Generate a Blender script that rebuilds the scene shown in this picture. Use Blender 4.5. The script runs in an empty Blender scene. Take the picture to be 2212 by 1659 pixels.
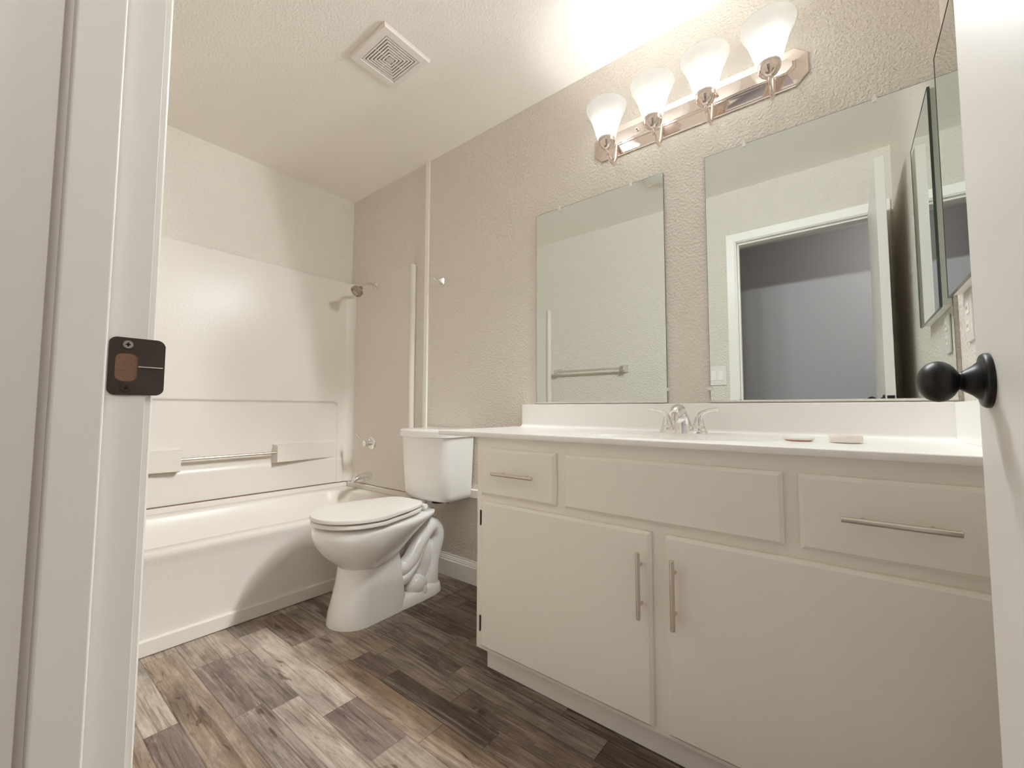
import bpy, bmesh, math, random
from mathutils import Vector, Matrix, Quaternion
C = bpy.context.scene.collection
sc = bpy.context.scene
PI = math.pi

# ------------------------------------------------------------------ camera
W, H = 2212, 1659
F_PX = 907.67
cam_d = bpy.data.cameras.new('camera'); cam = bpy.data.objects.new('camera', cam_d); C.objects.link(cam)
cam_d.sensor_fit = 'HORIZONTAL'; cam_d.sensor_width = 36.0; cam_d.lens = F_PX / W * 36.0
cam_d.clip_start = 0.01; cam_d.clip_end = 50
yaw, pit, rol = math.radians(38.4761), math.radians(3.4522), math.radians(0.1436)
Fv = Vector((-math.sin(yaw)*math.cos(pit), math.cos(yaw)*math.cos(pit), math.sin(pit)))
Rv = Vector((math.cos(yaw), math.sin(yaw), 0)); Uv = Rv.cross(Fv)
R2 = Rv*math.cos(rol) + Uv*math.sin(rol); U2 = Uv*math.cos(rol) - Rv*math.sin(rol)
M = Matrix((R2, U2, -Fv)).transposed().to_4x4(); M.translation = Vector((0, -0.0994, 0.9123))
cam.matrix_world = M
sc.camera = cam
# ------------------------------------------------------------------ world, exposure
w = bpy.data.worlds.new('world'); sc.world = w; w.use_nodes = True
w.node_tree.nodes['Background'].inputs[0].default_value = (1, .95, .9, 1)
w.node_tree.nodes['Background'].inputs[1].default_value = 0.02
sc.view_settings.view_transform = 'Standard'; sc.view_settings.look = 'None'
sc.view_settings.gamma = 1; sc.view_settings.use_curve_mapping = False
sc.view_settings.exposure = 0.05
BULB = 11.0; LAMP_W = 164.0; HALL_W = 27.0
# fill light added in the hall, out of view, for door frame and cabinets
hl = bpy.data.lights.new('hall_fill_light', 'POINT'); hl.energy = HALL_W; hl.color = (1, .985, .965); hl.shadow_soft_size = .28
ho_ = bpy.data.objects.new('hall_fill_light', hl); C.objects.link(ho_); ho_.location = (.6, -.5, 2.3)
cy = sc.cycles
cy.max_bounces = 16; cy.diffuse_bounces = 10; cy.glossy_bounces = 10; cy.transparent_max_bounces = 16; cy.transmission_bounces = 12
cy.sample_clamp_indirect = 8.0; cy.blur_glossy = 0.6; cy.use_denoising = True

# ------------------------------------------------------------------ materials
def mat(name, col, rough=.5, metal=0.0, spec=.5, bump=None, coat=0, emis=None):
    m = bpy.data.materials.new(name); m.use_nodes = True
    nt = m.node_tree; p = nt.nodes['Principled BSDF']
    p.inputs['Base Color'].default_value = (*col, 1); p.inputs['Roughness'].default_value = rough
    p.inputs['Metallic'].default_value = metal; p.inputs['Specular IOR Level'].default_value = spec
    p.inputs['Coat Weight'].default_value = coat
    if emis:
        p.inputs['Emission Color'].default_value = (*emis[0], 1); p.inputs['Emission Strength'].default_value = emis[1]
    if bump:
        scale, strength, dist = bump[:3]
        tc = nt.nodes.new('ShaderNodeTexCoord'); n = nt.nodes.new('ShaderNodeTexNoise')
        n.inputs['Scale'].default_value = scale; n.inputs['Detail'].default_value = 3; n.inputs['Roughness'].default_value = .5
        nt.links.new(tc.outputs['Object'], n.inputs['Vector'])
        src = n.outputs['Fac']
        if len(bump) > 3:
            r = nt.nodes.new('ShaderNodeValToRGB'); r.color_ramp.elements[0].position = bump[3]; r.color_ramp.elements[1].position = bump[4]
            nt.links.new(src, r.inputs[0]); src = r.outputs[0]
        b = nt.nodes.new('ShaderNodeBump'); b.inputs['Strength'].default_value = strength; b.inputs['Distance'].default_value = dist
        nt.links.new(src, b.inputs['Height']); nt.links.new(b.outputs[0], p.inputs['Normal'])
    return m
m_wall = mat('wall paint', (.74, .685, .61), .62, bump=(100, .8, .0034, .40, .66))
m_ceil = mat('ceiling paint', (.86, .81, .75), .7, bump=(105, .42, .0026, .40, .66))
m_hall = mat('hall paint', (.31, .285, .295), .6, bump=(80, .3, .002, .4, .65))
m_trim = mat('trim paint', (.87, .84, .80), .38, bump=(260, .12, .0006))
m_white_trim = mat('white trim paint', (.85, .82, .77), .4)
m_door = mat('door paint', (.79, .76, .725), .42, bump=(200, .08, .0006))
m_cab = mat('cabinet paint', (.90, .86, .79), .42, bump=(300, .1, .0006))
m_counter = mat('cultured marble', (.93, .915, .885), .3, coat=.2, bump=(900, .02, .0004))
m_porc = mat('porcelain', (.86, .845, .82), .12, coat=.5)
m_plastic = mat('white plastic', (.78, .75, .70), .3)
m_vent = mat('vent plastic', (.80, .74, .69), .4)
m_tub = mat('tub acrylic', (.715, .665, .605), .27, spec=.16, bump=(95, .20, .0024))
m_caulk = mat('caulk stain', (.22, .12, .07), .7)
m_chrome = mat('chrome', (.86, .85, .84), .07, 1)
m_chrome_old = mat('worn chrome', (.80, .77, .72), .18, 1)
m_nickel = mat('polished nickel', (.80, .70, .64), .09, 1)
m_brush = mat('brushed nickel', (.72, .66, .59), .26, 1, bump=(600, .1, .0003))
m_black = mat('matte black metal', (.012, .011, .012), .38, .2)
m_bronze = mat('dark bronze', (.062, .047, .040), .42, .5, bump=(400, .15, .0004))
m_dark = mat('dark recess', (.02, .012, .01), .9)
m_mirror = mat('mirror silver', (.755, .80, .775), .0, 1)
m_glassedge = mat('mirror edge', (.10, .13, .12), .2)
m_clear = mat('clear clip plastic', (.85, .84, .82), .15, spec=.8)
m_steel = mat('screw steel', (.45, .42, .38), .35, 1)
m_rust = mat('wood in strike', (.22, .12, .075), .8, bump=(300, .5, .002))
m_showerface = mat('shower face', (.50, .43, .35), .4, .3)
m_head = mat('aged shower nickel', (.42, .35, .30), .3, 1)
m_red = mat('red plastic', (.85, .38, .28), .4)
m_soap = mat('cream dish', (.90, .83, .77), .45)
m_acryl = mat('clear bar', (.60, .55, .48), .15, .3)
m_bulb = mat('lit bulb', (1, 1, 1), .5, emis=((1.0, .985, .96), BULB))
def shade_mat():
    m = bpy.data.materials.new('frosted shade glass'); m.use_nodes = True; nt = m.node_tree; nt.nodes.clear()
    o = nt.nodes.new('ShaderNodeOutputMaterial'); tr = nt.nodes.new('ShaderNodeBsdfTransparent'); tl = nt.nodes.new('ShaderNodeBsdfTranslucent')
    df = nt.nodes.new('ShaderNodeBsdfDiffuse'); gl = nt.nodes.new('ShaderNodeBsdfGlossy'); gl.inputs['Roughness'].default_value = .2
    tl.inputs[0].default_value = (.93, .95, .95, 1); df.inputs[0].default_value = (.93, .95, .95, 1); tr.inputs[0].default_value = (.97, .98, .98, 1)
    m1 = nt.nodes.new('ShaderNodeMixShader'); m1.inputs[0].default_value = .45
    nt.links.new(tl.outputs[0], m1.inputs[1]); nt.links.new(df.outputs[0], m1.inputs[2])
    m2 = nt.nodes.new('ShaderNodeMixShader'); m2.inputs[0].default_value = .66
    nt.links.new(m1.outputs[0], m2.inputs[1]); nt.links.new(tr.outputs[0], m2.inputs[2])
    m3 = nt.nodes.new('ShaderNodeMixShader'); m3.inputs[0].default_value = .04
    nt.links.new(m2.outputs[0], m3.inputs[1]); nt.links.new(gl.outputs[0], m3.inputs[2])
    nt.links.new(m3.outputs[0], o.inputs[0])
    return m
m_shade = shade_mat()

def floor_mat():
    m = bpy.data.materials.new('vinyl plank'); m.use_nodes = True; nt = m.node_tree; p = nt.nodes['Principled BSDF']; L = nt.links
    N = nt.nodes.new
    at = N('ShaderNodeAttribute'); at.attribute_name = 'tone'
    sd = N('ShaderNodeAttribute'); sd.attribute_name = 'seed'
    tc = N('ShaderNodeTexCoord')
    def vec(sx, sy, k):
        mp = N('ShaderNodeMapping'); mp.inputs['Scale'].default_value = (sx, sy, 1); L.new(tc.outputs['Object'], mp.inputs['Vector'])
        mu = N('ShaderNodeVectorMath'); mu.operation = 'SCALE'; mu.inputs['Scale'].default_value = k; L.new(sd.outputs['Color'], mu.inputs[0])
        ad = N('ShaderNodeVectorMath'); ad.operation = 'ADD'; L.new(mp.outputs[0], ad.inputs[0]); L.new(mu.outputs[0], ad.inputs[1]); return ad.outputs[0]
    def noise(v, scale, det, rough=.6, dist=0):
        n = N('ShaderNodeTexNoise'); n.inputs['Scale'].default_value = scale; n.inputs['Detail'].default_value = det; n.inputs['Roughness'].default_value = rough
        n.inputs['Distortion'].default_value = dist; L.new(v, n.inputs['Vector']); return n.outputs['Fac']
    def ramp(s, a, b, c0=(0, 0, 0, 1), c1=(1, 1, 1, 1)):
        r = N('ShaderNodeValToRGB'); r.color_ramp.elements[0].position = a; r.color_ramp.elements[1].position = b
        r.color_ramp.elements[0].color = c0; r.color_ramp.elements[1].color = c1; L.new(s, r.inputs[0]); return r.outputs[0]
    def mix(mode, fac, a, b):
        x = N('ShaderNodeMix'); x.data_type = 'RGBA'; x.blend_type = mode
        if isinstance(fac, float): x.inputs['Factor'].default_value = fac
        else: L.new(fac, x.inputs['Factor'])
        for s, k in ((a, 'A'), (b, 'B')):
            i = [q for q in x.inputs if q.name == k and q.type == 'RGBA'][0]
            if isinstance(s, tuple): i.default_value = s
            else: L.new(s, i)
        return [q for q in x.outputs if q.type == 'RGBA'][0]
    grain = noise(vec(2.4, 26, 13), 1.6, 9, .78, 1.4)
    cloud = noise(vec(3.0, 7.0, 7), 1.5, 4, .6, .4)
    fine = noise(vec(9, 120, 5), 1.5, 4, .7)
    pale = noise(vec(1.3, 20, 31), 1.5, 10, .80, 1.4)
    streak = noise(vec(.8, 22, 43), 2.0, 7, .66, 1.6)
    knots = noise(vec(5, 16, 17), 1.6, 3, .5, 1.5)
    c = at.outputs['Color']
    c = mix('MULTIPLY', 1.0, c, ramp(grain, .30, .68, (.60, .56, .54, 1), (1.2, 1.19, 1.17, 1)))
    c = mix('MULTIPLY', 1.0, c, ramp(cloud, .34, .64, (.64, .61, .61, 1), (1.22, 1.2, 1.18, 1)))
    c = mix('MULTIPLY', .7, c, ramp(fine, .35, .62, (.80, .78, .77, 1), (1.1, 1.1, 1.1, 1)))
    c = mix('MIX', ramp(pale, .50, .68, (0, 0, 0, 1), (.75, .75, .75, 1)), c, (.50, .44, .385, 1))
    c = mix('MULTIPLY', ramp(streak, .55, .63, (0, 0, 0, 1), (.7, .7, .7, 1)), c, (.50, .42, .37, 1))
    c = mix('MULTIPLY', ramp(knots, .66, .74), c, (.45, .38, .33, 1))
    uv = N('ShaderNodeUVMap'); uv.uv_map = 'plank'; sp = N('ShaderNodeSeparateXYZ'); L.new(uv.outputs[0], sp.inputs[0])
    mn = N('ShaderNodeMath'); mn.operation = 'MINIMUM'; L.new(sp.outputs[0], mn.inputs[0]); L.new(sp.outputs[1], mn.inputs[1])
    seam = ramp(mn.outputs[0], .0004, .0016, (.45, .4, .38, 1), (1, 1, 1, 1))
    c = mix('MULTIPLY', 1.0, c, seam)
    L.new(c, p.inputs['Base Color']); p.inputs['Roughness'].default_value = .5; p.inputs['Specular IOR Level'].default_value = .3
    b = N('ShaderNodeBump'); b.inputs['Strength'].default_value = .25; b.inputs['Distance'].default_value = .0012; L.new(grain, b.inputs['Height']); L.new(b.outputs[0], p.inputs['Normal'])
    return m
m_floor = floor_mat()

# ------------------------------------------------------------------ mesh helpers
class B:
    def __init__(s): s.m = bmesh.new()
    def box(s, x0, x1, y0, y1, z0, z1):
        v = [s.m.verts.new(c) for c in ((x0,y0,z0),(x1,y0,z0),(x1,y1,z0),(x0,y1,z0),(x0,y0,z1),(x1,y0,z1),(x1,y1,z1),(x0,y1,z1))]
        for f in ((0,3,2,1),(4,5,6,7),(0,1,5,4),(1,2,6,5),(2,3,7,6),(3,0,4,7)): s.m.faces.new([v[i] for i in f])
        return s
    def loft(s, rings, cap0=True, cap1=True, closed=True):
        R = [[s.m.verts.new(p) for p in r] for r in rings]; n = len(R[0])
        for a, b in zip(R, R[1:]):
            for i in range(n if closed else n-1):
                j = (i+1) % n
                s.m.faces.new((a[i], a[j], b[j], b[i]))
        if cap0: s.m.faces.new(R[0][::-1])
        if cap1: s.m.faces.new(R[-1])
        return s
    def lathe(s, prof, o, axis=(0,0,1), n=32, cap0=True, cap1=True):
        a = Vector(axis).normalized(); u = a.orthogonal().normalized(); v = a.cross(u); o = Vector(o)
        return s.loft([[o + a*h + (u*math.cos(t) + v*math.sin(t))*max(r, 1e-5) for t in [2*PI*k/n for k in range(n)]] for r, h in prof], cap0, cap1)
    def cyl(s, p0, p1, r, r1=None, n=24):
        p0, p1 = Vector(p0), Vector(p1); d = p1-p0
        return s.lathe([(r, 0), (r if r1 is None else r1, d.length)], p0, d, n)
    def ball(s, o, r, n=28, m=14, sc_=(1,1,1)):
        o = Vector(o)
        return s.loft([[o + Vector((r*math.sin(PI*j/m)*math.cos(2*PI*k/n)*sc_[0], r*math.sin(PI*j/m)*math.sin(2*PI*k/n)*sc_[1], r*-math.cos(PI*j/m)*sc_[2])) for k in range(n)] for j in [.02]+list(range(1, m))+[m-.02]])
    def sweep(s, pts, rad, n=16, flat=1.0, sub=6, up=None):
        P = [Vector(p) for p in pts]
        rads = rad if isinstance(rad, (list, tuple)) else [rad]*len(P)
        Q, RR = [], []
        for i in range(len(P)-1):
            p0, p1, p2, p3 = P[max(i-1,0)], P[i], P[i+1], P[min(i+2,len(P)-1)]
            for k in range(sub):
                t = k/sub
                Q.append(.5*((2*p1)+(p2-p0)*t+(2*p0-5*p1+4*p2-p3)*t*t+(-p0+3*p1-3*p2+p3)*t**3)); RR.append(rads[i]*(1-t)+rads[i+1]*t)
        Q.append(P[-1]); RR.append(rads[-1])
        rings = []; u = None
        for i, q in enumerate(Q):
            t = (Q[min(i+1,len(Q)-1)]-Q[max(i-1,0)]).normalized()
            if u is None: u = (Vector(up) if up else t.orthogonal())
            u = (u - t*u.dot(t)).normalized(); v = t.cross(u)
            rings.append([q + (u*math.cos(a)*flat + v*math.sin(a))*RR[i] for a in [2*PI*k/n for k in range(n)]])
        return s.loft(rings)
WL = {}
def world_loc(o):
    v = Vector((0,0,0))
    while o: v += Vector(WL.get(o.name, (0,0,0))); o = o.parent
    return v
def obj(name, b, m, parent=None, bevel=0, seg=2, smooth=True, ang=32, label=None, sub=0):
    bm = b.m
    bmesh.ops.recalc_face_normals(bm, faces=bm.faces)
    me = bpy.data.meshes.new(name)
    xs = [v.co for v in bm.verts]
    lo = Vector([min(c[i] for c in xs) for i in range(3)]); hi = Vector([max(c[i] for c in xs) for i in range(3)])
    if parent is None: loc = Vector(((lo.x+hi.x)/2, (lo.y+hi.y)/2, lo.z)); off = loc
    else: off = world_loc(parent); loc = Vector((0,0,0))
    for v in bm.verts: v.co -= off
    bm.to_mesh(me); bm.free()
    o = bpy.data.objects.new(name, me); C.objects.link(o); o.location = loc; WL[o.name] = tuple(loc)
    if parent: o.parent = parent
    ms = m if isinstance(m, (list, tuple)) else [m]
    for q in ms: me.materials.append(q)
    if smooth:
        me.shade_smooth(); me.set_sharp_from_angle(angle=math.radians(ang))
    if bevel:
        md = o.modifiers.new('bevel', 'BEVEL'); md.width = bevel; md.segments = seg; md.limit_method = 'ANGLE'; md.angle_limit = math.radians(40); md.harden_normals = True
    if sub:
        md = o.modifiers.new('sub', 'SUBSURF'); md.levels = sub; md.render_levels = sub
    if label: o['label'] = label
    return o
def tag(o, label, cat, group=None, kind=None):
    o['label'] = label; o['category'] = cat
    if group: o['group'] = group
    if kind: o['kind'] = kind
    return o
def thing(name, label, cat, loc, group=None, kind=None):
    o = bpy.data.objects.new(name, None); C.objects.link(o); o.location = loc; WL[o.name] = tuple(loc); o.empty_display_size = .05
    return tag(o, label, cat, group, kind)
def struct(name, b, m, label, cat, parent=None, **k):
    o = obj(name, b, m, parent, **k)
    if parent is None: tag(o, label, cat, kind='structure')
    return o

# ------------------------------------------------------------------ dimensions
D, XT, XR, HH = 1.5473, -2.8112, .2489, 2.438
XJ, XJR, HEAD = -.5572, .176, 2.062
HY = -1.25            # hall far wall
T = .115              # door wall thickness
# ------------------------------------------------------------------ room shell
struct('wall_back', B().box(XT-.1, XR+.1, D, D+.1, -.02, HH+.02), m_wall, 'beige orange-peel textured wall behind the vanity and mirrors', 'wall', smooth=False)
struct('wall_left', B().box(XT-.1, XT, -T, D, -.02, HH+.02), m_wall, 'beige wall above the bathtub at the far left of the bathroom', 'wall', smooth=False)
struct('wall_right', B().box(XR, XR+.1, -T, D, -.02, HH+.02), m_wall, 'beige wall at the right end of the vanity carrying the medicine cabinet', 'wall', smooth=False)
wf = B().box(XT, XJ-.02, -T, 0, -.02, HH+.02).box(XJR+.02, XR, -T, 0, -.02, HH+.02).box(XJ-.02, XJR+.02, -T, 0, HEAD+.02, HH+.02)
struct('wall_front', wf, m_wall, 'beige wall around the doorway, seen in the mirrors', 'wall', smooth=False)
struct('wall_hall', B().box(-3, 1.6, HY-.1, HY, -.02, HH+.02), m_hall, 'dim grey hallway wall seen through the doorway in the mirror', 'wall', smooth=False)
struct('wall_hall_left', B().box(-3, -2.9, HY, -T, -.02, HH+.02), m_hall, 'grey end wall of the hallway, far left', 'wall', smooth=False)
struct('wall_hall_right', B().box(1.5, 1.6, HY, -T, -.02, HH+.02), m_hall, 'grey end wall of the hallway, far right', 'wall', smooth=False)
struct('wall_hall_near', B().box(XR, 1.5, -T-.02, -T, -.02, HH+.02).box(-2.9, XT-.1, -T-.02, -T, -.02, HH+.02), m_hall, 'grey hallway wall continuing beside the bathroom doorway', 'wall', smooth=False)
struct('ceiling', B().box(-3, 1.6, HY-.1, D+.1, HH, HH+.05), m_ceil, 'pale beige textured ceiling', 'ceiling', smooth=False)

# floor of separate planks
def build_floor():
    bm = bmesh.new(); tl = bm.loops.layers.float_color.new('tone'); sl = bm.loops.layers.float_color.new('seed'); uvl = bm.loops.layers.uv.new('plank')
    T_ = dict(beige=(.375,.315,.26), cream=(.44,.39,.335), tan=(.32,.25,.19), mauve=(.205,.158,.138), grey=(.27,.228,.195), dark=(.125,.092,.074), brown=(.19,.145,.117), warm=(.35,.27,.20))
    ys = [-1.26+.0915*i for i in range(14)]
    ys = [y for y in ys if y < -.0] + [.03, .12, .2206, .2995, .402, .490, .573, .685, .778, .852, .935, 1.02, 1.125, 1.215, 1.305, 1.395, 1.485, 1.56]
    spec = {.03: [(-3,'tan'),(-2.0,'beige'),(-1.1,'grey')], .12: [(-3,'beige'),(-1.9,'warm'),(-1.2,'brown'),(-.3,'tan')],
      .2206: [(-3,'grey'),(-2.1,'cream'),(-1.553,'mauve'),(-.7,'beige'),(.3,'brown')],
      .2995: [(-3,'beige'),(-2.0,'tan'),(-1.0,'beige'),(-.2,'grey')],
      .402: [(-3,'brown'),(-2.12,'beige'),(-1.822,'mauve'),(-1.45,'grey'),(-.85,'tan')],
      .490: [(-3,'tan'),(-2.05,'beige'),(-1.80,'grey'),(-1.4,'cream'),(-.6,'warm')],
      .573: [(-3,'cream'),(-2.2,'grey'),(-1.93,'cream'),(-1.25,'mauve'),(-1.0,'beige'),(-.3,'tan')],
      .685: [(-3,'grey'),(-2.01,'brown'),(-1.70,'beige'),(-1.453,'warm'),(-.95,'tan'),(-.2,'dark')],
      .778: [(-3,'beige'),(-2.0,'grey'),(-1.68,'beige'),(-1.44,'mauve'),(-1.264,'dark'),(-.8,'brown'),(-.1,'grey')],
      .852: [(-3,'brown'),(-1.7,'tan'),(-1.40,'grey'),(-1.0,'brown'),(-.4,'dark')],
      .935: [(-3,'grey'),(-1.5,'brown'),(-1.1,'grey'),(-.548,'dark'),(.0,'brown')],
      1.02: [(-3,'tan'),(-1.6,'grey'),(-1.25,'brown'),(-.7,'dark'),(-.1,'brown')],
      1.125:[(-3,'brown'),(-1.75,'dark'),(-1.2,'brown'),(-.5,'dark')],
      1.215:[(-3,'dark'),(-1.6,'brown'),(-1.1,'dark')], 1.305:[(-3,'brown'),(-1.45,'dark')], 1.395:[(-3,'dark'),(-1.7,'brown'),(-1.2,'dark')], 1.485:[(-3,'brown')]}
    rnd = random.Random(5); keys = list(T_)
    for y0, y1 in zip(ys, ys[1:]):
        s = None
        for k in spec:
            if abs(k-y0) < .003: s = spec[k]
        if s is None:
            s = []; x = -3
            while x < 1.6: s.append((x, rnd.choice(keys))); x += rnd.uniform(.4, 1.1)
        for i, (x0, t) in enumerate(s):
            x1 = s[i+1][0] if i+1 < len(s) else 1.6
            v = [bm.verts.new(c) for c in ((x0,y0,0),(x1,y0,0),(x1,y1,0),(x0,y1,0))]
            f = bm.faces.new(v); sd = (rnd.random(), rnd.random(), rnd.random(), 1); j = rnd.uniform(.93, 1.07)
            for l, (u, vv) in zip(f.loops, ((0,0),(x1-x0,0),(x1-x0,y1-y0),(0,y1-y0))):
                l[tl] = (*[c*j for c in T_[t]], 1); l[sl] = sd; l[uvl].uv = (u, vv)
    # slab underneath
    v = [bm.verts.new(c) for c in ((-3,-1.26,-.03),(1.6,-1.26,-.03),(1.6,1.56,-.03),(-3,1.56,-.03))]; bm.faces.new(v[::-1])
    me = bpy.data.meshes.new('floor'); bm.to_mesh(me); bm.free(); me.materials.append(m_floor)
    o = bpy.data.objects.new('floor', me); C.objects.link(o)
    tag(o, 'weathered brown and beige wood-look plank floor', 'floor', kind='structure')
build_floor()

# wall batten, cleat and baseboards
struct('trim_1', B().box(-1.983, -1.950, D-.012, D, .1, HH-.001), m_white_trim, 'thin vertical white batten on the wall right of the tub surround', 'trim', bevel=.003)
struct('trim_2', B().box(-1.64, -1.052, D-.022, D, .447, .489), m_cab, 'short beige cleat on the wall between toilet tank and vanity', 'trim', bevel=.002)
def baseboard(name, x0, x1, y, sgn, label):
    prof = [(0,0),(.014,0),(.014,.082),(.0125,.086),(.0105,.088),(.0105,.094),(.0085,.097),(.0075,.103),(.0045,.108),(.004,.115),(0,.116)]
    b = B().loft([[(x, y+sgn*p, z) for p, z in prof] for x in (x0, x1)])
    struct(name, b, m_trim, label, 'baseboard', ang=20)
baseboard('baseboard_back', -2.03, -1.031, D, -1, 'cream moulded baseboard behind the toilet')
baseboard('baseboard_front', -2.03, XJ-.064, 0, 1, 'cream baseboard left of the doorway, on the towel bar wall')

# ------------------------------------------------------------------ door frame
fr = thing('trim_3', 'cream painted door frame at the left and right edges of the view', 'door frame', (XJ, -T/2, 0), kind='structure')
Y1, Y0 = -.0282, -.0626
jb = B()
# left jamb with a groove added to shade the stop joint, right jamb, head jamb
jb.box(XJ-.02, XJ, -T-.002, Y0-.007, 0, HEAD+.02).box(XJ-.02, XJ-.012, Y0-.007, Y0, 0, HEAD).box(XJ-.02, XJ, Y0, .003, 0, HEAD+.02)
jb.box(XJR, XJR+.02, -T-.002, .002, 0, HEAD+.02).box(XJ, XJR, -T-.002, .002, HEAD, HEAD+.02)
obj('jamb', jb, m_trim, fr, bevel=.0006)
st = B().box(XJ+.0002, XJ+.0103, Y0, Y1, 0, HEAD-.0105).box(XJR-.0103, XJR-.0002, Y0, Y1, 0, HEAD-.0105).box(XJ+.0002, XJR-.0002, Y0, Y1, HEAD-.0105, HEAD-.0002)
obj('door_stop', st, m_trim, fr, bevel=.0022, seg=3)
def casing(y, sg):
    # mitred casing profile: (distance from opening, thickness)
    prof = [(0,0),(0,.0070),(.002,.0088),(.007,.0092),(.009,.0085),(.012,.0095),(.040,.013),(.052,.015),(.056,.013),(.057,0)]
    xl, xr, zt = XJ-.005, XJR+.005, HEAD+.005
    rings = []
    for cx_, cz_, dx, dz in ((xl,0,-1,0),(xl,zt,-1,1),(xr,zt,1,1),(xr,0,1,0)):
        rings.append([(cx_+dx*p, y+sg*q, cz_+dz*p) for p, q in prof])
    return B().loft(rings)
obj('casing', casing(0.0012, 1), m_trim, fr, ang=25)
obj('casing', casing(-T-.0022, -1), m_trim, fr, ang=25)
# strike plate with rounded outline, latch hole and two screws
def rrect(y0, y1, z0, z1, r, n=6):
    out = []
    for cy_, cz_, a0 in ((y1-r,z1-r,0),(y0+r,z1-r,90),(y0+r,z0+r,180),(y1-r,z0+r,270)):
        for k in range(n+1):
            a = math.radians(a0+90*k/n); out.append((cy_+r*math.cos(a), cz_+r*math.sin(a)))
    return out
SZ = .954
def strike():
    b = B(); bm = b.m; x1 = XJ+.0016
    # lip curls around the jamb edge: warp y beyond 0
    def wp(y, z, dx=0):
        yy = y
        if y > .002:
            e = y-.002; return (XJ+.0016+dx - 12*e*e, .002+e, z)
        return (x1+dx, yy, z)
    N = 28
    outer = rrect(Y1+.002, .0165, SZ-.0285, SZ+.0285, .006, 6)
    # lip: corner bulge
    outer = [(y + (.0035*math.cos((z-SZ)/.0285*PI/2) if y > .008 else 0), z) for y, z in outer]
    inner = rrect(-.0212, -.0045, SZ-.0150, SZ+.0130, .006, 6)
    vo = [bm.verts.new(wp(y, z)) for y, z in outer]; vi = [bm.verts.new(wp(y, z)) for y, z in inner]
    vb = [bm.verts.new(wp(y, z, -.0012)) for y, z in outer]; vj = [bm.verts.new(wp(y, z, -.0015)) for y, z in inner]
    n = len(vo)
    for i in range(n):
        j = (i+1) % n
        bm.faces.new((vo[i], vo[j], vi[j], vi[i])); bm.faces.new((vo[i], vb[i], vb[j], vo[j])); bm.faces.new((vi[i], vi[j], vj[j], vj[i]))
    return b
sp = obj('strike_plate', strike(), m_bronze, fr, ang=30, label='dark bronze strike plate on the left jamb')
obj('latch_hole', B().loft([[(XJ+.0012, y, z) for y, z in rrect(-.0212, -.0045, SZ-.0150, SZ+.0130, .006)], [(XJ+.0003, y, z) for y, z in rrect(-.0212, -.0045, SZ-.0150, SZ+.0130, .006)]]), m_rust, sp, label='reddish bare wood inside the strike opening')
for dz, mm, lb in ((.0215, m_steel, 'bright steel screw'), (-.0215, m_bronze, None)):
    s = B().lathe([(.0042,0),(.0038,.0008),(.0012,.0009)], (XJ+.0016, -.0125, SZ+dz), (1,0,0), 20)
    obj('screw', s, mm, sp, label=lb)
    obj('screw_slot', B().box(XJ+.0023, XJ+.0027, -.0143, -.0107, SZ+dz-.0006, SZ+dz+.0006).box(XJ+.0023, XJ+.0027, -.0131, -.0119, SZ+dz-.0020, SZ+dz+.0020), m_dark, sp)
obj('scratch', B().loft([[(XJ+.0016+.00025-12*max(0,y-.002)**2, y, SZ+dz) for dz in (-.0005,.0005)]+[(XJ+.0012-12*max(0,y-.002)**2, y, SZ+dz) for dz in (.0005,-.0005)] for y in (-.0040,-.001,.002,.006,.010,.0135,.0160)]), m_nickel, sp, label='bare metal scratch across the lip')

# ------------------------------------------------------------------ door leaf, open ninety degrees
DX0, DX1, DYE = .1374, .1717, .719
dr = thing('door_1', 'cream slab door standing open at the right edge, with black knob', 'door', (.1545, .005, .012), kind='structure')
obj('door_panel', B().box(DX0, DX1, .006, DYE, .012, HEAD-.004), m_door, dr, bevel=.0015)
KY, KZ = .662, .949
def knob(x, s):
    prof = [(.0335,0),(.0335,.004),(.0315,.0065),(.027,.0075),(.024,.0085),(.0185,.014),(.0135,.021),(.0115,.024),(.0105,.0245),(.0105,.0255),(.0115,.026),(.0125,.028)]
    k = B().lathe(prof, (x, KY, KZ), (s,0,0), 40)
    k2 = []
    for i in range(17):
        a = PI*i/16
        k2.append((.0262*math.sin(a), .0445-.0200*math.cos(a)))
    k.lathe([(.0115,.024),(.0105,.026)]+[q for q in k2 if not (q[1] < .0262)], (x, KY, KZ), (s,0,0), 40)
    return k
kn = obj('door_knob', knob(DX0, -1), m_black, dr, ang=50, label='matte black round knob on the hall face')
obj('door_knob', knob(DX1, 1), m_black, dr, ang=50, label='matte black round knob on the room face')
lt = B().box((DX0+DX1)/2-.0125, (DX0+DX1)/2+.0125, DYE-.0005, DYE+.0015, KZ-.0285, KZ+.0285)
lp = obj('latch_plate', lt, m_black, dr, bevel=.001, label='black latch plate on the door edge')
obj('latch_bolt', B().box((DX0+DX1)/2-.006, (DX0+DX1)/2+.006, DYE, DYE+.010, KZ-.007, KZ+.007), m_black, lp, bevel=.002)
for z in (.25, 1.05, 1.85):
    obj('hinge', B().cyl((DX1+.004, .0075, z-.045), (DX1+.004, .0075, z+.045), .005), m_black, dr)

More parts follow.
